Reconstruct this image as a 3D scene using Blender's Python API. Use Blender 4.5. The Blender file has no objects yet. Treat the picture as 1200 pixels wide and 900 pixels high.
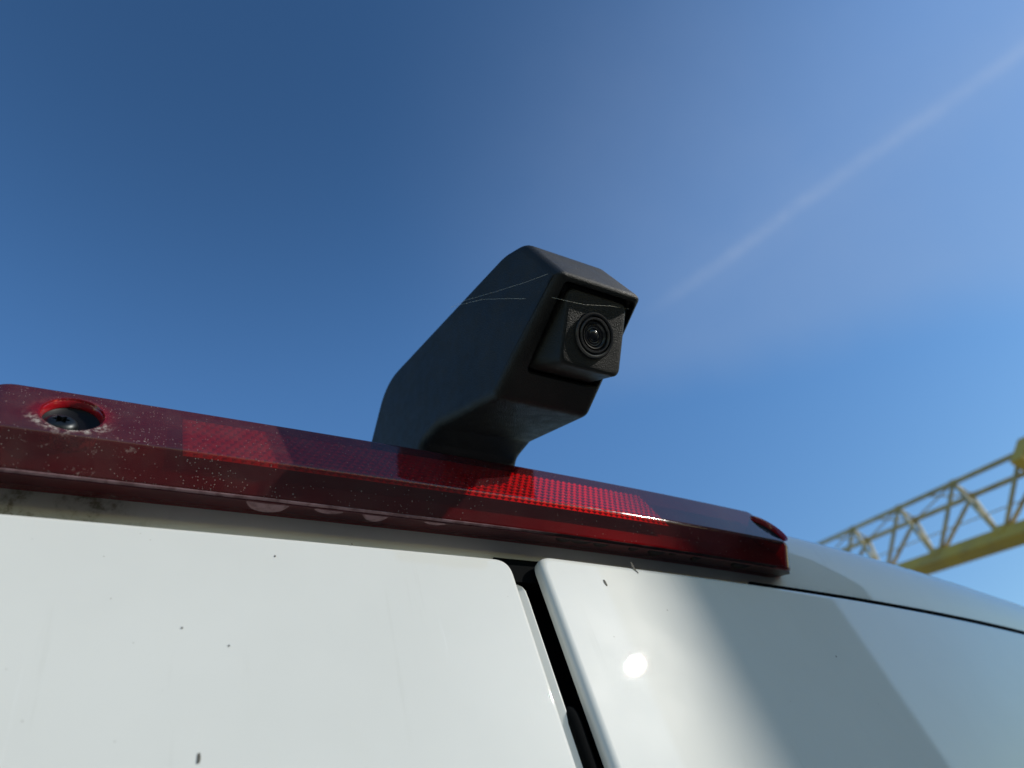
import bpy, bmesh, math, random
from mathutils import Vector, Matrix
from mathutils import noise as mnoise
random.seed(7)
S = bpy.context.scene
COL = S.collection

# ------------------------------------------------------------------ camera
# world: the camera stands at the origin, x along the van's rear, y into the van, z up; ground at z = GZ
GZ = -1.62
FPX = 866.0
ax_x = Vector((1557, 356, 866)).normalized()
ax_z = Vector((-314, -737, 866)); ax_z = (ax_z - ax_x * ax_z.dot(ax_x)).normalized()
ax_y = ax_z.cross(ax_x)
def ray(u, v):
    r = Vector((u - 600, v - 450, FPX))
    return Vector((r.dot(ax_x), r.dot(ax_y), r.dot(ax_z))).normalized()
cd = bpy.data.cameras.new('camera'); cam = bpy.data.objects.new('camera', cd); COL.objects.link(cam)
right = Vector((ax_x[0], ax_y[0], ax_z[0])); up = -Vector((ax_x[1], ax_y[1], ax_z[1])); back = -Vector((ax_x[2], ax_y[2], ax_z[2]))
cam.matrix_world = Matrix((right, up, back)).transposed().to_4x4()
cd.sensor_width = 36; cd.lens = 36 * FPX / 1200
cd.clip_start = 0.01; cd.clip_end = 3000
cd.dof.use_dof = True; cd.dof.focus_distance = 0.41; cd.dof.aperture_fstop = 8.0
S.camera = cam

# ------------------------------------------------------------------ sky and sun
SUN_AZ, SUN_EL = math.radians(48.4), math.radians(24.7)       # azimuth from the door's outward normal (-y) towards +x
sun_dir = Vector((math.sin(SUN_AZ) * math.cos(SUN_EL), -math.cos(SUN_AZ) * math.cos(SUN_EL), math.sin(SUN_EL)))
W = bpy.data.worlds.new('World'); S.world = W; W.use_nodes = True
nt = W.node_tree; N = nt.nodes; L = nt.links
for n in list(N): N.remove(n)
def wn(t, **kw):
    n = N.new(t)
    for k, v in kw.items(): setattr(n, k, v)
    return n
def wmath(op, a, b=None, c=None, clamp=False):
    n = wn('ShaderNodeMath', operation=op); n.use_clamp = clamp
    for i, q in enumerate((a, b, c)):
        if q is None: continue
        if isinstance(q, (int, float)): n.inputs[i].default_value = q
        else: L.new(q, n.inputs[i])
    return n.outputs[0]
def wdot(vec, d):
    n = wn('ShaderNodeVectorMath', operation='DOT_PRODUCT'); L.new(vec, n.inputs[0]); n.inputs[1].default_value = d
    return n.outputs['Value']
def wstep(v, a, b):
    n = wn('ShaderNodeMapRange', interpolation_type='SMOOTHSTEP'); L.new(v, n.inputs['Value'])
    n.inputs['From Min'].default_value = a; n.inputs['From Max'].default_value = b
    return n.outputs[0]
sky = wn('ShaderNodeTexSky', sky_type='NISHITA'); sky.sun_disc = False
sky.sun_elevation = SUN_EL
sky.sun_rotation = math.atan2(sun_dir.x, sun_dir.y)           # blender: clockwise from +y
sky.altitude = 0; sky.air_density = 1.5; sky.dust_density = 0.15; sky.ozone_density = 3.0
tc = wn('ShaderNodeTexCoord'); V = tc.outputs['Generated']
def noise(vec, scale, detail=4, rough=.55):
    n = wn('ShaderNodeTexNoise'); L.new(vec, n.inputs['Vector']); n.inputs['Scale'].default_value = scale
    n.inputs['Detail'].default_value = detail; n.inputs['Roughness'].default_value = rough
    return n.outputs['Fac']
# contrail along a great circle high in the air
ca, cb = ray(1230, 35), ray(780, 352)
cn = ca.cross(cb).normalized(); ct = (cb - ca).normalized()
wob = wmath('MULTIPLY', wmath('SUBTRACT', noise(V, 6, 3), .5), .012)
dist = wmath('ADD', wdot(V, cn), wob)
core = wmath('SUBTRACT', 1.0, wstep(wmath('ABSOLUTE', dist), .0, .0145))
soft = wmath('SUBTRACT', 1.0, wstep(wmath('ABSOLUTE', dist), .0, .05))
along = wdot(V, ct); a0 = cb.dot(ct); a1 = ca.dot(ct)
fade = wmath('SUBTRACT', 1.0, wstep(along, a0 - .09, a0 + .06))
puff = wstep(noise(V, 26, 6, .65), .32, .66)
trail = wmath('MULTIPLY', wmath('MULTIPLY', wmath('ADD', wmath('MULTIPLY', core, .095), wmath('MULTIPLY', soft, .035)), fade), wmath('ADD', wmath('MULTIPLY', puff, .42), .55))
# thin cirrus veil below the contrail, with one fairly clean lower edge
va, vb = ray(1200, 372), ray(760, 470)
vn = va.cross(vb).normalized()
if ray(1100, 150).dot(vn) < 0: vn = -vn
vd = wmath('ADD', wdot(V, vn), wmath('MULTIPLY', wmath('SUBTRACT', noise(V, 3.5, 4), .5), .10))
veil = wmath('MULTIPLY', wstep(vd, -.025, .08), wmath('SUBTRACT', 1.0, wstep(vd, .25, .75)))
rgt = wstep(wdot(V, ray(1350, 150)), .62, 1.0)
wisp = wmath('ADD', wmath('MULTIPLY', noise(V, 5, 6, .6), .55), .45)
veil = wmath('MULTIPLY', wmath('MULTIPLY', veil, rgt), wmath('MULTIPLY', wisp, .26))
cl = veil
hsv = wn('ShaderNodeHueSaturation'); hsv.inputs['Saturation'].default_value = 1.26; hsv.inputs['Hue'].default_value = .509
L.new(sky.outputs[0], hsv.inputs['Color'])
zr = wn('ShaderNodeMapRange', interpolation_type='SMOOTHSTEP'); L.new(wdot(V, (0, 0, 1)), zr.inputs['Value'])
for k_, q_ in (('From Min', .70), ('From Max', 1.0), ('To Min', 1.84), ('To Max', 1.06)): zr.inputs[k_].default_value = q_
sr = wn('ShaderNodeMapRange', interpolation_type='SMOOTHSTEP'); L.new(wdot(V, tuple(sun_dir)), sr.inputs['Value'])
for k_, q_ in (('From Min', -.2), ('From Max', .85), ('To Min', 1.05), ('To Max', .80)): sr.inputs[k_].default_value = q_
L.new(wmath('MULTIPLY', zr.outputs[0], sr.outputs[0]), hsv.inputs['Value'])
mix = wn('ShaderNodeMix', data_type='RGBA'); L.new(cl, mix.inputs['Factor']); L.new(hsv.outputs[0], mix.inputs['A'])
mix.inputs['B'].default_value = (4.3, 5.0, 6.3, 1)
mix2 = wn('ShaderNodeMix', data_type='RGBA'); L.new(trail, mix2.inputs['Factor']); L.new(mix.outputs['Result'], mix2.inputs['A'])
mix2.inputs['B'].default_value = (6.6, 7.2, 8.0, 1)
bg = wn('ShaderNodeBackground'); bg.inputs['Strength'].default_value = 0.10
L.new(mix2.outputs['Result'], bg.inputs['Color'])
wo = wn('ShaderNodeOutputWorld'); L.new(bg.outputs[0], wo.inputs['Surface'])

sl = bpy.data.lights.new('sun', 'SUN'); sl.energy = 3.9; sl.angle = math.radians(.5); sl.color = (1, .95, .87)
so = bpy.data.objects.new('sun', sl); COL.objects.link(so)
so.rotation_euler = sun_dir.to_track_quat('Z', 'Y').to_euler()
so.location = sun_dir * 30

S.view_settings.view_transform = 'Standard'; S.view_settings.look = 'None'
S.view_settings.exposure = 0.0; S.view_settings.gamma = 1
S.cycles.caustics_reflective = False; S.cycles.caustics_refractive = False
S.cycles.max_bounces = 10; S.cycles.transparent_max_bounces = 24

# ------------------------------------------------------------------ helpers
def tag(o, label=None, cat=None, group=None, kind=None):
    if label: o['label'] = label
    if cat: o['category'] = cat
    if group: o['group'] = group
    if kind: o['kind'] = kind
    return o
def empty(name, loc=(0, 0, 0)):
    o = bpy.data.objects.new(name, None); COL.objects.link(o); o.location = loc
    o.empty_display_size = .05
    return o
def mesh_obj(name, bm, mat, parent=None, smooth=True, weighted=False, keep=False):
    bmesh.ops.recalc_face_normals(bm, faces=bm.faces) if not keep else None
    me = bpy.data.meshes.new(name); bm.to_mesh(me); bm.free()
    o = bpy.data.objects.new(name, me); COL.objects.link(o)
    for m in (mat if isinstance(mat, (list, tuple)) else [mat]): me.materials.append(m)
    if smooth: me.polygons.foreach_set('use_smooth', [True] * len(me.polygons))
    if weighted:
        w = o.modifiers.new('wn', 'WEIGHTED_NORMAL'); w.keep_sharp = True
    if parent:
        o.parent = parent; o.location = -parent.location       # meshes are written in world coordinates
    return o
def bake(o):
    bpy.context.view_layer.update()
    dg = bpy.context.evaluated_depsgraph_get()
    me = bpy.data.meshes.new_from_object(o.evaluated_get(dg))
    o.modifiers.clear(); o.data = me
def rings_mesh(rings, cap0=True, cap1=True, closed=True):
    bm = bmesh.new(); vr = [[bm.verts.new(p) for p in r] for r in rings]
    n = len(rings[0])
    for a, b in zip(vr, vr[1:]):
        for i in range(n if closed else n - 1):
            j = (i + 1) % n
            try: bm.faces.new((a[i], a[j], b[j], b[i]))
            except ValueError: pass
    if cap0: bm.faces.new(vr[0])
    if cap1: bm.faces.new(list(reversed(vr[-1])))
    return bm
def add_tube(bm, a, b, r, n=10, r2=None):
    a = Vector(a); b = Vector(b); d = (b - a).normalized()
    u = d.orthogonal().normalized(); w = d.cross(u); r2 = r if r2 is None else r2
    A = []; B = []
    for i in range(n):
        t = 2 * math.pi * i / n; q = u * math.cos(t) + w * math.sin(t)
        A.append(bm.verts.new(a + q * r)); B.append(bm.verts.new(b + q * r2))
    for i in range(n):
        j = (i + 1) % n; bm.faces.new((A[i], A[j], B[j], B[i]))
    bm.faces.new(list(reversed(A))); bm.faces.new(B)
def add_box_axes(bm, c, ux, uy, uz, sx, sy, sz):
    c = Vector(c); vs = []
    for k in (-1, 1):
        for j in (-1, 1):
            for i in (-1, 1):
                vs.append(bm.verts.new(c + ux * (i * sx / 2) + uy * (j * sy / 2) + uz * (k * sz / 2)))
    for f in ((0, 2, 3, 1), (4, 5, 7, 6), (0, 1, 5, 4), (2, 6, 7, 3), (0, 4, 6, 2), (1, 3, 7, 5)):
        bm.faces.new([vs[i] for i in f])
EX, EY, EZ = Vector((1, 0, 0)), Vector((0, 1, 0)), Vector((0, 0, 1))
def box(x0, x1, y0, y1, z0, z1):
    bm = bmesh.new(); add_box_axes(bm, ((x0 + x1) / 2, (y0 + y1) / 2, (z0 + z1) / 2), EX, EY, EZ, x1 - x0, y1 - y0, z1 - z0)
    return bm
def round_poly(pts, n=6):
    """pts: (a, b, radius) -> list of 2-D points with rounded corners"""
    out = []
    m = len(pts)
    for i in range(m):
        p = Vector(pts[i][:2]); r = pts[i][2]; a = Vector(pts[i - 1][:2]); b = Vector(pts[(i + 1) % m][:2])
        if r <= 0: out.append(p); continue
        da = (a - p); db = (b - p); la, lb = da.length, db.length; da.normalize(); db.normalize()
        ang = da.angle(db); t = min(r / math.tan(ang / 2), la * .49, lb * .49)
        p0 = p + da * t; p1 = p + db * t
        for k in range(n + 1):
            s = k / n
            out.append(p0 * (1 - s) ** 2 + p * 2 * s * (1 - s) + p1 * s * s)
    return out
def inset(poly, d):
    n = len(poly); area = sum(poly[i].x * poly[(i + 1) % n].y - poly[(i + 1) % n].x * poly[i].y for i in range(n))
    sg = 1 if area > 0 else -1
    out = []
    for i in range(n):
        t = (poly[(i + 1) % n] - poly[i - 1])
        if t.length < 1e-9: out.append(poly[i].copy()); continue
        t.normalize(); out.append(poly[i] + Vector((-t.y, t.x)) * d * sg)
    return out
D0 = .28
def off(x): return .092 * (x - .18) ** 2 if x > .18 else .03 * (x - .18) ** 2

# ------------------------------------------------------------------ materials
def new_mat(name):
    m = bpy.data.materials.new(name); m.use_nodes = True
    return m, m.node_tree.nodes, m.node_tree.links, m.node_tree.nodes['Principled BSDF']
class NB:
    def __init__(s, name):
        s.m, s.n, s.l, s.p = new_mat(name); s.tc = s.n.new('ShaderNodeTexCoord')
        s.obj = s.tc.outputs['Object']
    def node(s, t, **kw):
        n = s.n.new(t)
        for k, v in kw.items(): setattr(n, k, v)
        return n
    def noise(s, scale, detail=4, rough=.55, vec=None):
        n = s.node('ShaderNodeTexNoise'); s.l.new(vec or s.obj, n.inputs['Vector']); n.inputs['Scale'].default_value = scale
        n.inputs['Detail'].default_value = detail; n.inputs['Roughness'].default_value = rough
        return n.outputs['Fac']
    def voro(s, scale, feature='F1', vec=None, rnd=1.0):
        n = s.node('ShaderNodeTexVoronoi', feature=feature); s.l.new(vec or s.obj, n.inputs['Vector'])
        n.inputs['Scale'].default_value = scale; n.inputs['Randomness'].default_value = rnd
        return n
    def map(s, v, a, b, c=0, d=1, smooth=True):
        n = s.node('ShaderNodeMapRange', interpolation_type='SMOOTHSTEP' if smooth else 'LINEAR'); s.l.new(v, n.inputs['Value'])
        for k, q in (('From Min', a), ('From Max', b), ('To Min', c), ('To Max', d)): n.inputs[k].default_value = q
        return n.outputs[0]
    def math(s, op, a, b=None, clamp=False):
        n = s.node('ShaderNodeMath', operation=op); n.use_clamp = clamp
        for i, q in enumerate((a, b)):
            if q is None: continue
            if isinstance(q, (int, float)): n.inputs[i].default_value = q
            else: s.l.new(q, n.inputs[i])
        return n.outputs[0]
    def mix(s, f, a, b):
        n = s.node('ShaderNodeMix', data_type='RGBA')
        for k, q in (('Factor', f), ('A', a), ('B', b)):
            if isinstance(q, (int, float)): n.inputs[k].default_value = q
            elif isinstance(q, tuple): n.inputs[k].default_value = (*q, 1)
            else: s.l.new(q, n.inputs[k])
        return n.outputs['Result']
    def sep(s):
        n = s.node('ShaderNodeSeparateXYZ'); s.l.new(s.obj, n.inputs[0]); return n.outputs
    def bump(s, h, strength, dist=.001, to=None, prev=None):
        n = s.node('ShaderNodeBump'); s.l.new(h, n.inputs['Height']); n.inputs['Strength'].default_value = strength
        n.inputs['Distance'].default_value = dist
        if prev: s.l.new(prev, n.inputs['Normal'])
        s.l.new(n.outputs[0], to or s.p.inputs['Normal']); return n.outputs[0]
    def set(s, **kw):
        for k, v in kw.items():
            k = k.replace('_', ' ')
            if isinstance(v, tuple): s.p.inputs[k].default_value = (*v, 1) if s.p.inputs[k].type == 'RGBA' else v
            elif isinstance(v, (int, float)): s.p.inputs[k].default_value = v
            else: s.l.new(v, s.p.inputs[k])
        return s

def paint(name, grime=False):
    b = NB(name)
    base = b.mix(b.map(b.noise(9, 4), .3, .7), (.640, .648, .612), (.668, .676, .640))
    # road film: large soft patches and fine vertical wash marks
    film = b.noise(28, 5, .6)
    base = b.mix(b.map(film, .55, .85, 0, .10), base, (.56, .56, .50))
    mp = b.node('ShaderNodeMapping'); b.l.new(b.obj, mp.inputs[0]); mp.inputs['Scale'].default_value = (1, 1, .045)
    stk = b.noise(170, 5, .65, mp.outputs[0])
    base = b.mix(b.math('MULTIPLY', b.map(stk, .58, .72, 0, .22), b.map(b.noise(14, 4), .42, .62)), base, (.50, .50, .45))
    base = b.mix(b.math('MULTIPLY', b.map(stk, .34, .26, 0, .35), b.map(b.noise(11, 4), .45, .62)), base, (.76, .77, .75))
    # tiny dirt specks, few and irregular
    v = b.voro(95); jit = b.node('ShaderNodeSeparateColor'); b.l.new(v.outputs['Color'], jit.inputs[0])
    sp = b.math('MULTIPLY', b.map(v.outputs['Distance'], .02, .07, 1, 0), b.map(jit.outputs[0], .975, .98))
    base = b.mix(b.math('MULTIPLY', sp, .7), base, (.2, .19, .16))
    v2 = b.voro(210); j2 = b.node('ShaderNodeSeparateColor'); b.l.new(v2.outputs['Color'], j2.inputs[0])
    sp2 = b.math('MULTIPLY', b.map(v2.outputs['Distance'], .03, .10, 1, 0), b.map(j2.outputs[1], .97, .975))
    base = b.mix(b.math('MULTIPLY', sp2, .8), base, (.35, .33, .28))
    if grime:
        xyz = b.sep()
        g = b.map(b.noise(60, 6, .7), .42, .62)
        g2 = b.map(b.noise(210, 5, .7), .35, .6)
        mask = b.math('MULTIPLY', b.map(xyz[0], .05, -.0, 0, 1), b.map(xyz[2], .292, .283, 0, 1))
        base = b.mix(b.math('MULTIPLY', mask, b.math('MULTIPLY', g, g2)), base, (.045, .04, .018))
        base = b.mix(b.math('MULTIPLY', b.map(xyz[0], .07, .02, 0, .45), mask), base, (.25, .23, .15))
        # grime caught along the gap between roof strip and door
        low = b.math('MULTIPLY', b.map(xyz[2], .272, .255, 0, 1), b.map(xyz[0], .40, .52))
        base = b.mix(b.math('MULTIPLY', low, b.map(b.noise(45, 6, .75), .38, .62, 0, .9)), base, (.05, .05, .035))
    b.set(Base_Color=base, Metallic=.0, Roughness=.38, Specular_IOR_Level=.05, Coat_Weight=.85, Coat_Roughness=.012, Coat_IOR=1.55)
    # metallic flake: small bright sparkle through a rough specular layer
    fl = b.voro(2600)
    b.bump(fl.outputs['Color'], .06, .0004)
    cn_ = b.node('ShaderNodeBump'); b.l.new(b.noise(800, 3), cn_.inputs['Height']); cn_.inputs['Strength'].default_value = .045; cn_.inputs['Distance'].default_value = .0001
    b.l.new(cn_.outputs[0], b.p.inputs['Coat Normal'])
    rg = b.map(b.noise(40, 5), .3, .7, .36, .40); b.set(Roughness=rg)
    return b.m
M_PAINT = paint('white_van_paint'); M_BODY = paint('white_body_paint', True)

b = NB('black_textured_plastic')
gr = b.voro(1400); n1 = b.noise(1500, 3)
spk = b.voro(330); js = b.node('ShaderNodeSeparateColor'); b.l.new(spk.outputs['Color'], js.inputs[0])
dust = b.math('MULTIPLY', b.map(spk.outputs['Distance'], .03, .11, 1, 0), b.map(js.outputs[0], .95, .96))
c = b.mix(b.map(b.noise(30, 5, .7), .35, .7), (.006, .007, .007), (.014, .014, .013))
b.set(Base_Color=b.mix(b.math('MULTIPLY', dust, .55), c, (.30, .30, .28)), Roughness=b.map(b.noise(120, 4), .3, .7, .48, .60), Specular_IOR_Level=.24)
h = b.math('ADD', gr.outputs['Distance'], n1); b.bump(h, .55, .00045)
M_BLACK = b.m
b = NB('satin_black_plastic'); b.set(Base_Color=(.012, .012, .013), Roughness=.33, Specular_IOR_Level=.5)
b.bump(b.noise(900, 3), .15, .0002); M_SATIN = b.m
b = NB('lens_glass'); b.set(Base_Color=(.006, .006, .009), Roughness=.2, Specular_IOR_Level=.35)
M_GLASS = b.m
b = NB('black_rubber'); b.set(Base_Color=(.004, .0045, .005), Roughness=.85, Specular_IOR_Level=.03); b.bump(b.noise(500, 4), .3, .0004); M_RUBBER = b.m
b = NB('socket_black'); b.set(Base_Color=(.004, .004, .005), Roughness=.5, Specular_IOR_Level=.15); M_CUP = b.m
b = NB('screw_steel'); b.set(Base_Color=b.mix(b.map(b.noise(300, 4), .4, .65), (.010, .015, .018), (.006, .006, .006)), Metallic=.4, Roughness=.38); M_SCREW = b.m

# red transparent plastic of the light bar
def red_shell():
    b = NB('red_transparent_plastic')
    out = [n for n in b.n if n.type == 'OUTPUT_MATERIAL'][0]
    tr = b.node('ShaderNodeBsdfTransparent'); tr.inputs[0].default_value = (.62, .015, .03, 1)
    xyz = b.sep()
    # dust: speckles strongest at the left end, film everywhere
    v = b.voro(800); j = b.node('ShaderNodeSeparateColor'); b.l.new(v.outputs['Color'], j.inputs[0])
    patch = b.map(b.noise(24, 5, .65), .40, .68)
    lend = b.map(xyz[0], .30, .0, .25, 1)
    amt = b.math('MULTIPLY', patch, lend)
    thr = b.math('SUBTRACT', 1.0, b.math('MULTIPLY', amt, .8))
    sp = b.math('MULTIPLY', b.map(v.outputs['Distance'], .06, .26, 1, 0), b.math('GREATER_THAN', j.outputs[0], thr))
    v3 = b.voro(170); j3 = b.node('ShaderNodeSeparateColor'); b.l.new(v3.outputs['Color'], j3.inputs[0])
    big = b.math('MULTIPLY', b.map(v3.outputs['Distance'], .03, .13, 1, 0), b.math('MULTIPLY', b.math('GREATER_THAN', j3.outputs[0], .86), lend))
    sp = b.math('MAXIMUM', sp, b.math('MULTIPLY', big, .8))
    film = b.math('MULTIPLY', b.map(b.noise(55, 6, .7), .3, .75, .04, .20), lend)
    # crust of dried dirt round the left screw hole
    hv = b.node('ShaderNodeVectorMath', operation='DISTANCE'); b.l.new(b.obj, hv.inputs[0]); hv.inputs[1].default_value = (-.0085, .268, .2985)
    rim = b.math('MULTIPLY', b.map(hv.outputs['Value'], .0135, .0150, 0, 1), b.map(hv.outputs['Value'], .0165, .0225, 1, 0))
    low = b.map(xyz[2], .298, .290, .25, 1)
    crust = b.math('MULTIPLY', rim, b.math('MULTIPLY', low, b.map(b.noise(330, 5, .7), .40, .66)))
    drip = b.math('MULTIPLY', b.math('MULTIPLY', b.map(xyz[0], .030, .012, 0, 1), b.map(xyz[2], .292, .278, 0, 1)), b.map(b.noise(190, 6, .75), .56, .70, 0, .7))
    dirt = b.math('MAXIMUM', b.math('MAXIMUM', sp, crust), drip)
    dif = b.node('ShaderNodeBsdfDiffuse'); b.l.new(b.mix(b.math('MAXIMUM', dirt, film), b.mix(lend, (.05, .003, .008), (.16, .012, .022)), (.46, .42, .38)), dif.inputs[0])
    painted_glow = b.math('MULTIPLY', b.map(hv.outputs['Value'], .0135, .0205, 1, 0), b.map(xyz[2], .288, .298, 0, 1))  # soft red glow of lit plastic, painted into the diffuse colour
    dcol = b.mix(b.math('MULTIPLY', b.math('MULTIPLY', painted_glow, b.map(b.noise(80, 4), .3, .6, .5, 1)), b.math('SUBTRACT', 1.0, dirt, clamp=True)), b.mix(b.math('MAXIMUM', dirt, film), b.mix(lend, (.05, .003, .008), (.16, .012, .022)), (.46, .42, .38)), (.42, .008, .02))
    b.l.new(dcol, dif.inputs[0])
    m1 = b.node('ShaderNodeMixShader'); b.l.new(b.math('ADD', b.math('MULTIPLY', dirt, .48), .30, clamp=True), m1.inputs[0])
    b.l.new(tr.outputs[0], m1.inputs[1]); b.l.new(dif.outputs[0], m1.inputs[2])
    gl = b.node('ShaderNodeBsdfGlossy'); b.l.new(b.map(b.noise(70, 5, .7), .35, .75, .055, .16), gl.inputs['Roughness'])
    bp = b.node('ShaderNodeBump'); b.l.new(b.noise(60, 3), bp.inputs['Height']); bp.inputs['Strength'].default_value = .12; bp.inputs['Distance'].default_value = .001
    b.l.new(bp.outputs[0], gl.inputs['Normal'])
    fr = b.node('ShaderNodeFresnel'); fr.inputs[0].default_value = 1.5
    b.l.new(bp.outputs[0], fr.inputs['Normal'])
    # a back face of the closed shell must not mirror totally
    ge = b.node('ShaderNodeNewGeometry')
    f = b.math('MULTIPLY', b.math('MULTIPLY', fr.outputs[0], b.math('SUBTRACT', 1.0, ge.outputs['Backfacing'])), b.math('SUBTRACT', 1.0, b.math('MULTIPLY', dirt, .8)))
    m2 = b.node('ShaderNodeMixShader'); b.l.new(f, m2.inputs[0]); b.l.new(m1.outputs[0], m2.inputs[1]); b.l.new(gl.outputs[0], m2.inputs[2])
    b.l.new(m2.outputs[0], out.inputs['Surface'])
    b.n.remove(b.p)
    return b.m
M_RED = red_shell()
b = NB('red_reflector'); b.set(Base_Color=(.62, .026, .04), Roughness=.42, Metallic=.6, Specular_IOR_Level=.8); M_REFL = b.m
b = NB('dark_red_backing'); b.set(Base_Color=b.mix(b.map(b.noise(40, 3), .4, .6), (.075, .006, .010), (.05, .004, .008)), Roughness=.4); M_BACK = b.m
b = NB('red_glow_rim'); b.set(Base_Color=(.30, .006, .012), Roughness=.25, Coat_Weight=.5, Subsurface_Weight=.4, Subsurface_Scale=.004, Subsurface_Radius=(1, .1, .1)); M_RIM = b.m  # saturated red stands in for light scattered at the hole's edge
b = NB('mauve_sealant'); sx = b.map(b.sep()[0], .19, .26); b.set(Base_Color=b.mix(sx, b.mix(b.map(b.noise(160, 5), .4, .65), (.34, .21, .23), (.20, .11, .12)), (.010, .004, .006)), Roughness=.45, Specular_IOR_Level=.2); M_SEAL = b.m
b = NB('dark_seal_bead'); b.set(Base_Color=(.005, .002, .003), Roughness=.8, Specular_IOR_Level=.1); M_SEALD = b.m
b = NB('spider_silk'); b.set(Base_Color=(.75, .72, .62), Roughness=.4, Alpha=.55); M_SILK = b.m
b = NB('dirt_mark'); b.set(Base_Color=(.08, .075, .06), Roughness=.8); M_MARK = b.m
b = NB('yellow_crane_paint')
yc = b.mix(b.map(b.noise(1.3, 5, .6), .4, .65), (.55, .37, .06), (.44, .30, .07))
yc = b.mix(b.map(b.noise(4, 6, .7), .62, .75, 0, .7), yc, (.22, .13, .05))
b.set(Base_Color=yc, Roughness=.5); M_YEL = b.m
b = NB('pale_crane_steel'); b.set(Base_Color=b.mix(b.map(b.noise(3, 5, .6), .4, .65), (.44, .38, .20), (.32, .28, .15)), Roughness=.55); M_PALE = b.m
b = NB('concrete_wall')
cc = b.mix(b.map(b.noise(.9, 6, .6), .35, .7), (.30, .30, .28), (.22, .22, .21)); b.set(Base_Color=cc, Roughness=.85); b.bump(b.noise(12, 6), .4, .02); M_CONC = b.m
b = NB('concrete_yard')
cc = b.mix(b.map(b.noise(.35, 7, .6), .35, .7), (.085, .085, .083), (.060, .060, .062)); cc = b.mix(b.map(b.noise(3, 6, .7), .6, .8, 0, .6), cc, (.13, .125, .12))
b.set(Base_Color=cc, Roughness=.9); b.bump(b.noise(25, 6), .4, .01); M_YARD = b.m
b = NB('window_dark_glass'); b.set(Base_Color=(.02, .025, .03), Roughness=.08); M_WIN = b.m

# ------------------------------------------------------------------ setting: ground
bm = bmesh.new()
bmesh.ops.create_grid(bm, x_segments=40, y_segments=40, size=900)
for v in bm.verts: v.co.z = GZ
tag(mesh_obj('ground', bm, M_YARD, smooth=False), kind='structure')

# grey tower whose shade falls on the right of the door (its mirror image is the dark band there)
tw_a = Vector((.335 + 6 * math.sin(SUN_AZ), .28 - 6 * math.cos(SUN_AZ), 0))
tw_b = Vector((.52 + 6.0 * math.sin(math.radians(67.8)), .29 - 6.0 * math.cos(math.radians(67.8)), 0))
tu = (tw_b - tw_a).normalized(); tn = Vector((tu.y, -tu.x, 0))
if tn.dot(tw_a) < 0: tn = -tn
tw = empty('concrete_tower', (tw_a + tw_b) / 2 + tn * 1.2 + Vector((0, 0, GZ)))
tag(tw, 'plain grey concrete stair tower mirrored as the dark band in the right rear door', 'tower')
wl = (tw_b - tw_a).length; ztop = 6.0
bm = bmesh.new(); add_box_axes(bm, (tw_a + tw_b) / 2 + tn * 1.2 + EZ * ((GZ + ztop) / 2), tu, tn, EZ, wl, 2.4, ztop - GZ)
mesh_obj('wall', bm, M_CONC, tw, smooth=False)
bm = bmesh.new(); add_box_axes(bm, (tw_a + tw_b) / 2 + tn * 1.2 + EZ * (ztop + .09), tu, tn, EZ, wl + .1, 2.5, .18)
mesh_obj('roof', bm, M_CONC, tw, smooth=False)
bm = bmesh.new(); add_box_axes(bm, (tw_a + tw_b) / 2 - tn * .03 + EZ * (GZ + 1.05), tu, tn, EZ, 1.0, .055, 2.1)
mesh_obj('door', bm, M_SATIN, tw, smooth=False)

# ------------------------------------------------------------------ the van
van = empty('white_van', (.24, 1.8, GZ))
tag(van, 'white van with closed rear double doors filling the lower half of the photo', 'van')
def xs_range(a, b, step):
    n = max(2, int(round((b - a) / step))); return [a + (b - a) * i / n for i in range(n + 1)]
X0, X1 = -.50, .98
# body frame: channel behind the doors, strip over them, roof going forward
prof = [(.045, -1.0), (.045, .20), (.044, .236), (.038, .242), (.018, .2445), (.0160, .247), (.0145, .2505), (.0135, .256), (.0125, .264), (.0105, .276), (.0090, .288),
        (.0096, .297), (.0120, .305), (.0160, .312), (.0225, .3185), (.032, .3235), (.050, .328), (.10, .334), (.3, .342), (.8, .350), (1.6, .356), (3.6, .350)]
def corner(x):                # rounding of the body corners left and right, keeps the middle flat
    e = max(0, x - .90, -.42 - x)
    return e
rings = []
for x in xs_range(X0, X1, .01):
    t_ = min(1, max(0, (x - .42) / .07)); add = .0190 * t_ * t_ * (3 - 2 * t_) * (1 - .58 * min(1, max(0, (x - .50) / .38)))
    rings.append([(x, D0 + off(x) + dy, z + add * min(1, max(0, (z - .270) / .035))) for dy, z in prof])
bm = rings_mesh(rings, False, False, closed=False)
mesh_obj('rear_frame', bm, M_BODY, van)
# roof shoulder and sides
def side(sgn, xb, name):
    yb = D0 + off(xb)
    rings = []
    ys = [dy for dy, z in prof[4:]]
    for dy, z in prof[4:]:
        r = []
        for k in range(9):
            t = k / 8 * math.pi / 2; rad = .07
            r.append((xb + sgn * rad * math.sin(t), yb + dy + (.055 * (1 - math.cos(t)) if dy < .09 else 0), z - rad * (1 - math.cos(t)) * min(1, max(0, (z - .30) / .03))))
        r.append((xb + sgn * .10, yb + dy + (.055 if dy < .09 else 0), z - .25)); r.append((xb + sgn * .14, yb + dy + (.055 if dy < .09 else 0), -1.05))
        rings.append(r)
    mesh_obj(name, rings_mesh(rings, False, False, closed=False), M_BODY, van)
side(1, X1, 'side_panel'); side(-1, X0, 'side_panel')

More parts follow.
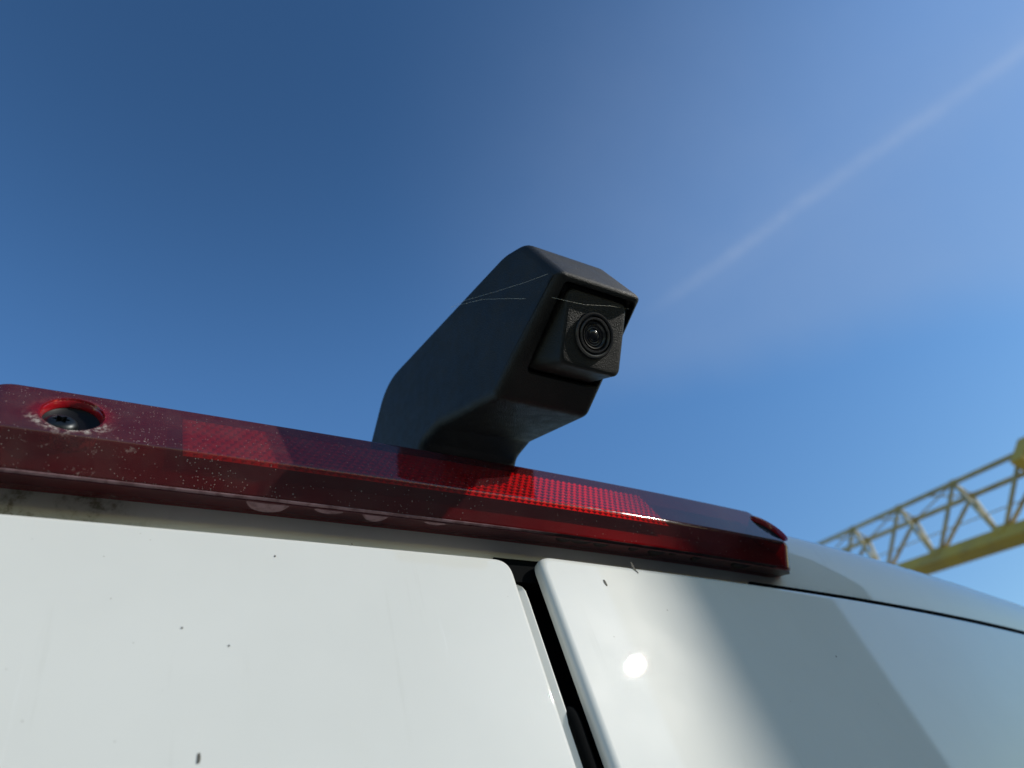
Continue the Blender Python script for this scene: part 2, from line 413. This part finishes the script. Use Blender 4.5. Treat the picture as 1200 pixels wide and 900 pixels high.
TURN = .018      # the right door skin turns away slightly more than the left one
def turn(x): return TURN * .10 * (1 - math.exp(-max(0, x - .2395) / .10))
def door_mesh(x0, x1, z0, z1, rt_l, rt_r, edge=.0045, thick=.016):
    pts = [(x0, z0, .01), (x1, z0, .01), (x1, z1, rt_r), (x0, z1, rt_l)]
    base = round_poly(pts, 10)
    lv = [(0, thick), (0, edge)]
    for k in range(1, 8):
        t = k / 7 * math.pi / 2
        lv.append((edge * (1 - math.cos(t)), edge * (1 - math.sin(t))))
    lv.append((edge + .0006, 0)); lv.append((edge + .003, 0))
    rings = [[(p.x, dy, p.y) for p in inset(base, d)] for d, dy in lv]
    bm = rings_mesh(rings, False, False)
    bm.faces.new([v for v in bm.verts][-len(base):])
    for x in xs_range(x0 + .008, x1 - .008, .012):
        bmesh.ops.bisect_plane(bm, geom=bm.verts[:] + bm.edges[:] + bm.faces[:], plane_co=(x, 0, 0), plane_no=(1, 0, 0))
    for z in xs_range(z0 + .01, z1 - .008, .05):
        bmesh.ops.bisect_plane(bm, geom=bm.verts[:] + bm.edges[:] + bm.faces[:], plane_co=(0, 0, z), plane_no=(0, 0, 1))
    for v in bm.verts: v.co.y += D0 + off(v.co.x) + (turn(v.co.x) if x0 > .2 else 0)
    return bm
# left door: front skin ends at x=.2175, a recessed flange carries on behind it
dl = mesh_obj('left_rear_door', door_mesh(-.47, .2195, -.95, .2478, .05, .0105, edge=.0022), M_PAINT, van, weighted=True)
dl['label'] = 'sunlit left rear door panel'
fl = [(.205, .0245), (.2140, .0200), (.2180, .0174), (.2240, .0133), (.2300, .0092), (.2308, .0090), (.2314, .0098), (.2316, .022)]
rr = []
for z, q in ((-.93, 0), (.215, 0), (.228, 0), (.234, .0006), (.2375, .0018), (.2395, .0034), (.2405, .0056)):
    rr.append([(min(x, .2316 - q), D0 + off(x) + dy + q * .7, z) for x, dy in fl])
o = mesh_obj('door_flange', rings_mesh(rr, False, True, closed=True), M_PAINT, dl); o.location = (0, 0, 0)
dr = mesh_obj('right_rear_door', door_mesh(.2395, .955, -.95, .2545, .012, .06, edge=.0045, thick=.0065), M_PAINT, van, weighted=True)
dr['label'] = 'right rear door panel with the glinting sun reflection'
bm = bmesh.new(); gx = xs_range(.43, .97, .01); ring_ = []
for x in gx:
    rad = .0006 + .0020 * min(1, max(0, (x - .43) / .40)); ring_.append([(x, D0 + off(x) + .0062 + .0022 * math.cos(t), .2568 + rad * .6 + rad * math.sin(t)) for t in [2 * math.pi * i / 8 for i in range(8)]])
bm.free(); mesh_obj('door_top_gap_shade', rings_mesh(ring_), M_RUBBER, van)  # black tube stands in for the shaded gap above the right door
mesh_obj('gap_shade_seal', box(.2170, .2619, D0 + .0107, D0 + .0295, .2408, .2574), M_RUBBER, van, smooth=False)  # black block added so the top of the gap stays dark as shade
# inside of the gap: black seal sheet painting in the shade, latch plate and a rubber buffer
mesh_obj('gap_shade_seal', box(.2050, .290, D0 + .0258, D0 + .031, -.94, .2512), M_RUBBER, van, smooth=False)
bm = rings_mesh([[(.2338 + .0048 * sc * math.cos(t), D0 + .0125 + .0060 * sc * math.sin(t), z) for t in [2 * math.pi * i / 16 for i in range(16)]] for z, sc in ((.02, 1), (.155, 1), (.160, .93), (.1632, .72), (.1648, .35))])
b2 = mesh_obj('rubber_buffer', bm, M_RUBBER, van)
# dirt marks and chips on the doors
def mark(pts, w, parent, name='dirt_mark'):
    bm = bmesh.new(); L_ = []; R_ = []
    for i, (x, z, s) in enumerate(pts):
        y = D0 + off(x) + turn(x) - .00025
        L_.append(bm.verts.new((x - w * s, y, z))); R_.append(bm.verts.new((x + w * s, y, z + w * s * .3)))
    for i in range(len(pts) - 1): bm.faces.new((L_[i], R_[i], R_[i + 1], L_[i + 1]))
    o = mesh_obj(name, bm, M_MARK, parent, smooth=False); o.location = (0, 0, 0)
def onbody(u, v):
    r = ray(u, v); y = D0
    for _ in range(40):
        p = r * (y / r.y); y = .5 * y + .5 * (D0 + off(p.x))
    return p
def mark_px(pix, w, parent):
    pts = []
    for u, v, s in pix:
        p = onbody(u, v); pts.append((p.x, p.z, s))
    mark(pts, w, parent)
mark_px([(740, 658, .5), (742, 662, 1), (745, 667, .8), (749, 671, .35)], .0009, dr)
mark_px([(708, 679, .6), (709.5, 682, 1), (712, 686, .5)], .0009, dr)
mark_px([(981, 767, .8), (982, 769, 1)], .0006, dr)
mark_px([(233, 883, .7), (233, 889, 1), (232, 895, .9)], .0006, dl)
for (u, v) in ((322, 652), (213, 736), (412, 638), (268, 757)):
    mark_px([(u, v - .9, .7), (u + .5, v + .9, .9)], .0004, dl)

# ------------------------------------------------------------------ red light bar
bar = empty('brake_light_bar', (.21, .285, .275))
tag(bar, 'long dark red high level brake light bar with screw holes above the rear doors', 'brake light')
BX0, BX1 = -.054, .484
bprof = [(.022, .2745, 0), (-.0078, .2656, .0010), (-.0185, .2805, .0042), (-.0060, .3235, .006), (.016, .3295, .004), (.022, .331, 0)]
bp2 = round_poly(bprof, 4)
def endscale(x):
    # shrink towards the two ends: s in 0..1 (0 flush with the body)
    r = .020
    d = min(x - BX0, BX1 - x)
    if d >= r: return 1.0
    t = 1 - d / r
    return math.sqrt(max(0.0, 1 - t * t))
def bar_pt(x, dy, z, k=1.0):
    s = endscale(x)
    zc = .298
    dy2 = .022 + (dy - .022) * (.30 + .70 * s) * k
    z2 = zc + (z - zc) * (.72 + .28 * s)
    return (x, D0 + off(x) + dy2, z2)
xs = [BX0 + .020 * (1 - math.cos(i / 12 * math.pi / 2)) for i in range(12)] + xs_range(BX0 + .020, BX1 - .020, .006) + [BX1 - .020 * (1 - math.cos(i / 12 * math.pi / 2)) for i in range(11, -1, -1)]
bm = rings_mesh([[bar_pt(x, p.x, p.y) for p in bp2] for x in xs])
shell = mesh_obj('red_cover', bm, M_RED, bar)
# countersunk screw holes cut along the outward normal of the upper face
hn = Vector((0, -.960, .279))
hu = EX; hv_ = hn.cross(hu).normalized()
def hole_c(x): return Vector((x, D0 + off(x) - .0129, .2995))
HS = 1.28
def cutter(x, R, depth, flare):
    c = hole_c(x); rings = []
    xn = Vector((-(.184 if x > .18 else .06) * (x - .18), 0, 0))
    for d, r in ((.010, R + flare * 1.6), (.0022, R + flare), (.0004, R + flare * .45), (-.0012, R + .0005), (-.004, R), (-depth, R * .94)):
        rings.append([tuple(c + hn * d + hu * (r * math.cos(t)) + hv_ * (HS * r * math.sin(t))) for t in [2 * math.pi * i / 48 for i in range(48)]])
    bm = rings_mesh(rings); o = mesh_obj('cut', bm, M_RED); return o
HL, HR = -.0085, .4668
cuts = [cutter(HL, .0122, .016, .0028), cutter(HR, .0122, .016, .0015)]
bpy.context.view_layer.update()
for i, c_ in enumerate(cuts):
    md = shell.modifiers.new('b%d' % i, 'BOOLEAN'); md.operation = 'DIFFERENCE'; md.object = c_; md.solver = 'EXACT'
bake(shell)
for c_ in cuts: bpy.data.objects.remove(c_)
shell.data.polygons.foreach_set('use_smooth', [True] * len(shell.data.polygons))
ed = shell.modifiers.new('es', 'EDGE_SPLIT'); ed.split_angle = math.radians(38)
wm = shell.modifiers.new('wn', 'WEIGHTED_NORMAL'); wm.weight = 60; wm.keep_sharp = True

# screw sockets: lip with the plastic's light glow painted as red, black cup and a six-lobe screw
def socket(x, R, name_cup):
    c = hole_c(x)
    def ring(d, r): return [tuple(c + hn * d + hu * (r * math.cos(t)) + hv_ * (HS * r * math.sin(t))) for t in [2 * math.pi * i / 40 for i in range(40)]]
    mesh_obj('screw_socket', rings_mesh([ring(-.0040, R + .0004), ring(-.0052, R - .0004), ring(-.0056, R * .8), ring(-.0064, R * .72), ring(-.0064, .001)], False, True), M_CUP, bar)
    mesh_obj('countersink_rim', rings_mesh([ring(-.0042, R - .0001), ring(-.0014, R + .0003), ring(-.0004, R + .0010), ring(-.0001, R + .0018)], False, False), M_RIM, bar)
    sc = c + hn * -.0062 - hu * .0040 - hv_ * (.0022 if hv_.z > 0 else -.0022)
    rr = []
    def rg(d, fr): return [tuple(sc + hn * d + hu * (fr(t) * math.cos(t)) + hv_ * (fr(t) * math.sin(t))) for t in [2 * math.pi * i / 60 for i in range(60)]]
    for d, r in ((0, .0074), (.0010, .0074), (.0022, .0068), (.0032, .0056), (.0036, .0046)): rr.append(rg(d, lambda t, r=r: r))
    for d, q in ((.0037, 1.0), (.0014, .96)): rr.append(rg(d, lambda t, q=q: (.0030 + .00075 * math.cos(6 * t)) * q))
    o = mesh_obj('screw', rings_mesh(rr, True, True), M_SCREW, bar)
    es = o.modifiers.new('es', 'EDGE_SPLIT'); es.split_angle = math.radians(35)
socket(HL, .0122, 'l'); socket(HR, .0122, 'r')

# backing tray inside the bar
def sweep(x0, x1, pr, step=.01):
    return rings_mesh([[(x, D0 + off(x) + dy, z) for dy, z in pr] for x in xs_range(x0, x1, step)])
tp = [(.019, .276), (-.0070, .2640), (-.0065, .2795), (.0035, .3195), (.017, .3255)]
mesh_obj('backing_tray', rings_mesh([[bar_pt(x, a_, b_, .96) for a_, b_ in tp] for x in xs_range(BX0 + .006, BX1 - .006, .006)]), M_BACK, bar, smooth=False)
# prism reflector: rows of small pyramids behind the upper face
def reflector(x0, x1, rows, cols):
    bm = bmesh.new()
    A = Vector((0, -.0150, .2820)); B = Vector((0, -.0037, .3215))
    nn = Vector((0, -.960, .279))
    for r in range(rows):
        for c in range(cols):
            sh = .5 if r % 2 else 0; xa = x0 + (x1 - x0) * (c + sh if c else 0) / cols; xb = x0 + (x1 - x0) * (min(cols, c + 1 + sh)) / cols
            t0, t1 = r / rows, (r + 1) / rows
            P = []
            for (x, t) in ((xa, t0), (xb, t0), (xb, t1), (xa, t1)):
                q = A.lerp(B, t); P.append(bm.verts.new((x, D0 + off(x) + q.y + .0026, q.z)))
            q = A.lerp(B, (t0 + t1) / 2 - .12 / rows); xm = (xa + xb) / 2
            P.append(bm.verts.new((xm, D0 + off(xm) + q.y + .0026 + nn.y * .00095, q.z + nn.z * .00095)))
            for i in range(4): bm.faces.new((P[i], P[(i + 1) % 4], P[4]))
    return bm
o = mesh_obj('prism_reflector', reflector(.0405, .352, 10, 68), M_REFL, bar, smooth=False)
o['kind'] = 'stuff'
# sealant tabs squeezed out under the lower edge
def tab(x, r, h, mat, name, y_in=0.0, fat=.0012):
    # half disc lying on the sloping underside, hanging towards the viewer
    bm = bmesh.new()
    p0 = Vector((x, D0 + off(x) - .0128, .2612)); dn = Vector((0, .62, -.78)).normalized(); nn = Vector((0, -.78, -.62))
    rings = []
    for kk, (sc, hh) in enumerate(((1.0, 0), (.98, fat * .6), (.9, fat), (.45, fat * 1.15), (.02, fat * 1.15))):
        ring = []
        for i in range(25):
            t = math.pi * i / 24
            ring.append(tuple(p0 + EX * (r * sc * math.cos(t)) + dn * (h * sc * math.sin(t)) + nn * hh - dn * .001))
        rings.append(ring)
    o = mesh_obj(name, rings_mesh(rings, False, True, closed=True), mat, bar)
def bead(x0, x1, bumps, mat, rough):
    p0y, p0z = -.0074, .2655; dn = Vector((0, .958, .286)); nn = Vector((0, .286, -.958)); rings = []
    for x in xs_range(x0, x1, .0012):
        d = .0016 + rough * (.5 + mnoise.noise((x * 140, 0, 3)))
        for c, r_, h in bumps:
            if abs(x - c) < r_: d = max(d, h * math.sqrt(1 - ((x - c) / r_) ** 2))
        e = min(1, (x - x0) / .006, (x1 - x) / .006); d = max(.0004, d * e)
        rg = []
        for q, hh in ((-.03, 0), (0, .0006), (.5, min(.0026, .0009 + d * .18)), (.85, min(.0024, .0008 + d * .17)), (.97, .0007 + d * .06), (1.0, -.0003)):
            p = Vector((x, D0 + off(x) + p0y, p0z)) + dn * (d * q) + nn * hh
            rg.append(tuple(p))
        rings.append(rg)
    return mesh_obj('sealant_bead', rings_mesh(rings, False, False, closed=False), mat, bar)
random.seed(11); dk = [(x, random.uniform(.004, .011), random.uniform(.004, .011)) for x in (.262, .275, .291, .318, .338, .352, .375, .40, .42)]
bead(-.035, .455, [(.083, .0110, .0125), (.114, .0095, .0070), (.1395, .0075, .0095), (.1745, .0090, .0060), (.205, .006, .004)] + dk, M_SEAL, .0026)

# ------------------------------------------------------------------ reversing camera
rc = empty('reversing_camera', (.215, .30, .33))
tag(rc, 'black plastic reversing camera housing jutting out above the brake light bar', 'camera')
hp = [(.372, .292, 0), (.337, .385, .012), (.2975, .4185, .034), (.1545, .3690, .030), (.1385, .3565, .016), (.1285, .3085, .0035), (.2025, .2915, .008), (.2560, .3255, .012), (.2760, .3290, .008), (.3000, .2920, 0)]
hpoly = round_poly(hp, 7)
def xl(y): return .190 - .013 * (y - .13) / .15
def xr(y): return .2465 + .002 * (y - .13) / .15
rings = []
E_ = .0052
def ringx(frac, ins):
    poly = inset(hpoly, ins) if ins > 0 else hpoly
    return [((xl(p.x) + frac if frac >= 0 else xr(p.x) + frac + 1e-9), p.x, p.y) for p in poly]
K = 6
for k in range(K + 1):
    t = k / K * math.pi / 2; rings.append(ringx(E_ * (1 - math.cos(t)), E_ * (1 - math.sin(t))))
for f in (.25, .5, .75):
    rings.append([(xl(p.x) + E_ + (xr(p.x) - xl(p.x) - 2 * E_) * f, p.x, p.y) for p in hpoly])
for k in range(K, -1, -1):
    t = k / K * math.pi / 2; rings.append(ringx(-max(1e-7, E_ * (1 - math.cos(t))), E_ * (1 - math.sin(t))))
bm = rings_mesh(rings)
hs = mesh_obj('housing', bm, M_BLACK, rc)
# recess in the front face (front plane runs from (y .1285,z .3085) to (.2025,.2915))
fa = Vector((0, .1285, .3085)); fb = Vector((0, .2025, .2915)); fd = (fb - fa).normalized(); fn = Vector((0, fd.z, -fd.y))  # fn faces out and down
if fn.z > 0: fn = -fn
def cutbox(x0, x1, a0, a1, depth, r=.003):
    pl = round_poly([(x0, a0, r), (x1, a0, r), (x1, a1, r), (x0, a1, r)], 4)
    rr = []
    for d, ins in ((.01, -.0012), (.0002, -.0012), (-.0004, -.0005), (-.0012, 0), (-depth + .001, 0), (-depth, .001)):
        rr.append([tuple(fa + EX * q.x + fd * q.y + fn * d) for q in inset(pl, ins)])
    return mesh_obj('cut', rings_mesh(rr), M_BLACK)
c1 = cutbox(.1965, .2435, .0042, .0572, .0065)
bpy.context.view_layer.update()
md = hs.modifiers.new('b', 'BOOLEAN'); md.operation = 'DIFFERENCE'; md.object = c1; md.solver = 'EXACT'
bake(hs); bpy.data.objects.remove(c1)
hs.data.polygons.foreach_set('use_smooth', [True] * len(hs.data.polygons))
for p_ in hs.data.polygons:
    if abs(p_.normal.x) > .992 and p_.area > 3e-6: p_.use_smooth = False
ed = hs.modifiers.new('es', 'EDGE_SPLIT'); ed.split_angle = math.radians(28)
# lens block: frustum from recess floor to slanted square face
bn = Vector((0, -.70, -.714)); bv_ = Vector((0, .714, -.70)); bc = Vector((.2190, .1515, .2930)) + bn * .0012   # centre, normal, downwards
def rsq(hw, hh, r): return round_poly([(-hw, -hh, r), (hw, -hh, r), (hw, hh, r), (-hw, hh, r)], 6)
def rsqo(a, b_, c): return [q + Vector((0, -.0017)) for q in rsq(a, b_, c)]
rings = []
floor_c = fa + fd * .032 - fn * .0063 + EX * .2195
rings.append([tuple(floor_c + EX * q.x + fd * q.y) for q in rsq(.0235, .0265, .006)])
rings.append([tuple((floor_c + EX * q.x * .985 + fd * q.y) * .75 + (bc + EX * p.x * 1.02 + bv_ * p.y) * .25) for q, p in zip(rsq(.0235, .0265, .006), rsqo(.0196, .0208, .006))])
for d, ins in ((-.0035, 0), (-.0018, 0), (-.0008, .0003), (-.0002, .0010), (0, .0020), (0, .0035)):
    rings.append([tuple(bc + EX * q.x + bv_ * q.y + bn * d) for q in rsqo(.0196 - ins, .0208 - ins, .0052 - ins * .5)])
rings.append([tuple(bc + EX * (.0128 * math.cos(a)) + bv_ * (.0128 * math.sin(a))) for a in [math.atan2(q.y, q.x) for q in rsq(.0155, .0153, .004)]])
rings.append([tuple(bc + EX * (.0126 * math.cos(a)) + bv_ * (.0126 * math.sin(a)) - bn * .004) for a in [math.atan2(q.y, q.x) for q in rsq(.0155, .0153, .004)]])
blk = mesh_obj('lens_block', rings_mesh(rings), M_BLACK, rc)
es = blk.modifiers.new('es', 'EDGE_SPLIT'); es.split_angle = math.radians(50)
def lathe(prof, c, n_, seg=64):
    u = n_.orthogonal().normalized(); w = n_.cross(u)
    return rings_mesh([[tuple(c + n_ * d + (u * math.cos(t) + w * math.sin(t)) * r * 1.18) for t in [2 * math.pi * i / seg for i in range(seg)]] for r, d in prof])
lr = mesh_obj('lens_ring', lathe([(.0105, -.004), (.0105, .0006), (.0102, .0011), (.0094, .0012), (.0090, .0009), (.0088, -.0006), (.0084, -.0006), (.0082, .0010), (.0079, .0014), (.0073, .0014), (.0070, .0009), (.0068, -.0008), (.0064, -.0008), (.0062, .0004), (.0060, .0007), (.0057, .0006), (.0054, 0), (.0051, -.0004)], bc, bn), M_SATIN, blk)
lr.location = (0, 0, 0)
es = lr.modifiers.new('es', 'EDGE_SPLIT'); es.split_angle = math.radians(40)
lg = mesh_obj('lens_glass', lathe([(.0052, -.0006), (.0050, -.0002), (.0045, .0000), (.0043, -.0004), (.0039, -.0005), (.0037, .0000), (.0033, .0001), (.0031, -.0003), (.0029, -.0003), (.0026, .0003), (.0020, .0007), (.0012, .0010), (.0005, .00112), (.0001, .00114)], bc, bn), M_GLASS, blk)
lg.location = (0, 0, 0)

# the housing stands on the roof just behind the bar: everything above was measured nearer, bring it to its distance
KH = 1.14
for o in (hs, blk, lr, lg): o.data.transform(Matrix.Scale(KH, 4))
# strands of spider silk caught on the housing
def strand(pts, r=.00007):
    cu = bm = bmesh.new()
    P = [Vector(p) for p in pts]
    Q = []
    for i in range(len(P) - 1):
        for k in range(6): Q.append(P[i].lerp(P[i + 1], k / 6))
    Q.append(P[-1])
    for a, b_ in zip(Q, Q[1:]): add_tube(bm, a, b_, r, 5)
    return bm
def at_x(u, v, x): r = ray(u, v); return r * (x / r.x) * 1.14
ls = ['longer pale spider thread rising across the side of the black camera housing', 'short pale spider thread running level across the side of the camera housing',
      'pale spider thread across the front rim of the camera housing beside the lens']
P1 = [at_x(528, 360.5, .1785), at_x(545, 352, .1795), at_x(580, 342, .1825), at_x(615, 331, .1855), at_x(642, 321, .1885)]
P2 = [at_x(528, 360.5, .1780), at_x(542, 356.5, .1785), at_x(565, 351, .1812), at_x(590, 350, .183), at_x(616, 350, .1845)]
P3 = [at_x(640, 347, .1905), at_x(662, 352, .197), at_x(685, 357, .207), at_x(715, 358.5, .225), at_x(744, 363, .2475)]
for P_, lb in zip((P1, P2, P3), ls):
    o = mesh_obj('spider_thread', strand(P_), M_SILK); tag(o, lb, 'spider thread', 'spider threads on the camera housing')

# ------------------------------------------------------------------ yellow crane jib
cr_d = Vector(ray(415, 887))                      # jib direction (away from the viewer)
T0 = 24.0
n0 = ray(1100, 657); P0 = n0 * T0
def on_line(u, v):                                # point of the bottom chord seen nearest to a pixel
    r = ray(u, v); n = r.cross(ray(u + 1, v + 400))
    s = -P0.dot(n) / cr_d.dot(n); return s
s1 = on_line(1176, 630)                           # next node towards the mast
bay = -s1
def plane_pt(u, v, s):                            # where the ray meets the jib's cross plane at s
    q = P0 + cr_d * s; r = ray(u, v); return r * (q.dot(cr_d) / r.dot(cr_d))
A1 = plane_pt(1117, 566, s1 * .5) - (P0 + cr_d * s1 * .5)
B1 = plane_pt(1139, 581, s1 * .5) - (P0 + cr_d * s1 * .5)
root = P0 + cr_d * (s1 * 2.6)
crane = empty('tower_crane', (root.x, root.y, GZ))
tag(crane, 'blurred yellow lattice crane jib beyond the right end of the van', 'crane')
u_ = bay
def seg(a, b, r, mat, name, n=8):
    bm = bmesh.new(); add_tube(bm, a, b, r, n); return mesh_obj(name, bm, mat, crane)
sA, sB = s1 * 1.62, bay * 3.5
seg(P0 + cr_d * sA + A1, P0 + cr_d * sB + A1, u_ * .031, M_PALE, 'top_chord')
seg(P0 + cr_d * sA + B1, P0 + cr_d * sB + B1, u_ * .031, M_PALE, 'top_chord')
cu = (A1 - B1).normalized(); cv = cr_d.cross(cu).normalized()
bm = bmesh.new(); add_box_axes(bm, P0 + cr_d * ((sB + s1 * 2.6) / 2), cr_d, cu, cv, abs(sB - s1 * 2.6), u_ * .155, u_ * .18)
mesh_obj('bottom_chord', bm, M_YEL, crane, smooth=False)
for k in range(-1, 4):
    Pn = P0 + cr_d * (bay * k)
    for sgn in (-1, 1):
        Q = P0 + cr_d * (bay * (k + .5 * sgn))
        if k == -1 and sgn == -1: Q = P0 + cr_d * (s1 * 1.5)
        for off_, m in ((A1, M_PALE), (B1, M_PALE)):
            seg(Pn, Q + off_, u_ * .025, m, 'diagonal_brace')
    # node plates
    bm = bmesh.new(); add_box_axes(bm, Pn + (A1 + B1).normalized() * u_ * .07, cr_d, cu, cv, u_ * .17, u_ * .12, u_ * .11); mesh_obj('node_plate', bm, M_YEL, crane, smooth=False)
    Q = P0 + cr_d * (bay * (k + .5))
    seg(Q + A1, Q + B1, u_ * .016, M_PALE, 'cross_brace')
    if k < 3:
        seg(Q + A1, P0 + cr_d * (bay * (k + 1.5)) + B1, u_ * .010, M_PALE, 'cross_brace')
        seg(Q + B1, P0 + cr_d * (bay * (k + 1)) + A1, u_ * .010, M_PALE, 'cross_brace')
    for off_ in (A1, B1):
        bm = bmesh.new(); add_box_axes(bm, Q + off_, cr_d, cu, cv, u_ * .09, u_ * .055, u_ * .055); mesh_obj('chord_joint', bm, M_YEL, crane, smooth=False)
hr = (A1 + B1).normalized()
seg(P0 + cr_d * sA + hr * u_ * .30 + cv * u_ * .05, P0 + cr_d * sB + hr * u_ * .30 + cv * u_ * .05, u_ * .007, M_PALE, 'service_rail')
# head frame at the root of the jib
H = P0 + cr_d * (s1 * 1.53)
mid = (A1 + B1) / 2
bm = bmesh.new(); add_box_axes(bm, H + mid * 1.02, cr_d, cu, cv, u_ * .16, (A1 - B1).length * 1.25, u_ * .34); mesh_obj('head_frame', bm, M_YEL, crane, smooth=False)
seg(H + A1, H + cr_d * (s1 * .30), u_ * .05, M_PALE, 'head_strut'); seg(H + B1, H + cr_d * (s1 * .30), u_ * .04, M_PALE, 'head_strut')
# mast under it (outside the photograph)
for dx in (-.7, .7):
    for dy in (-.7, .7):
        seg((root.x + dx, root.y + dy, GZ), (root.x + dx, root.y + dy, root.z + 1.2), .07, M_YEL, 'mast_leg')
zz = GZ; i = 0
while zz < root.z - .9:
    for (a, b_) in (((-.7, -.7), (.7, -.7)), ((.7, -.7), (.7, .7)), ((.7, .7), (-.7, .7)), ((-.7, .7), (-.7, -.7))):
        if i % 2: a, b_ = b_, a
        seg((root.x + a[0], root.y + a[1], zz), (root.x + b_[0], root.y + b_[1], zz + 1.4), .035, M_YEL, 'mast_brace', 6)
    zz += 1.4; i += 1
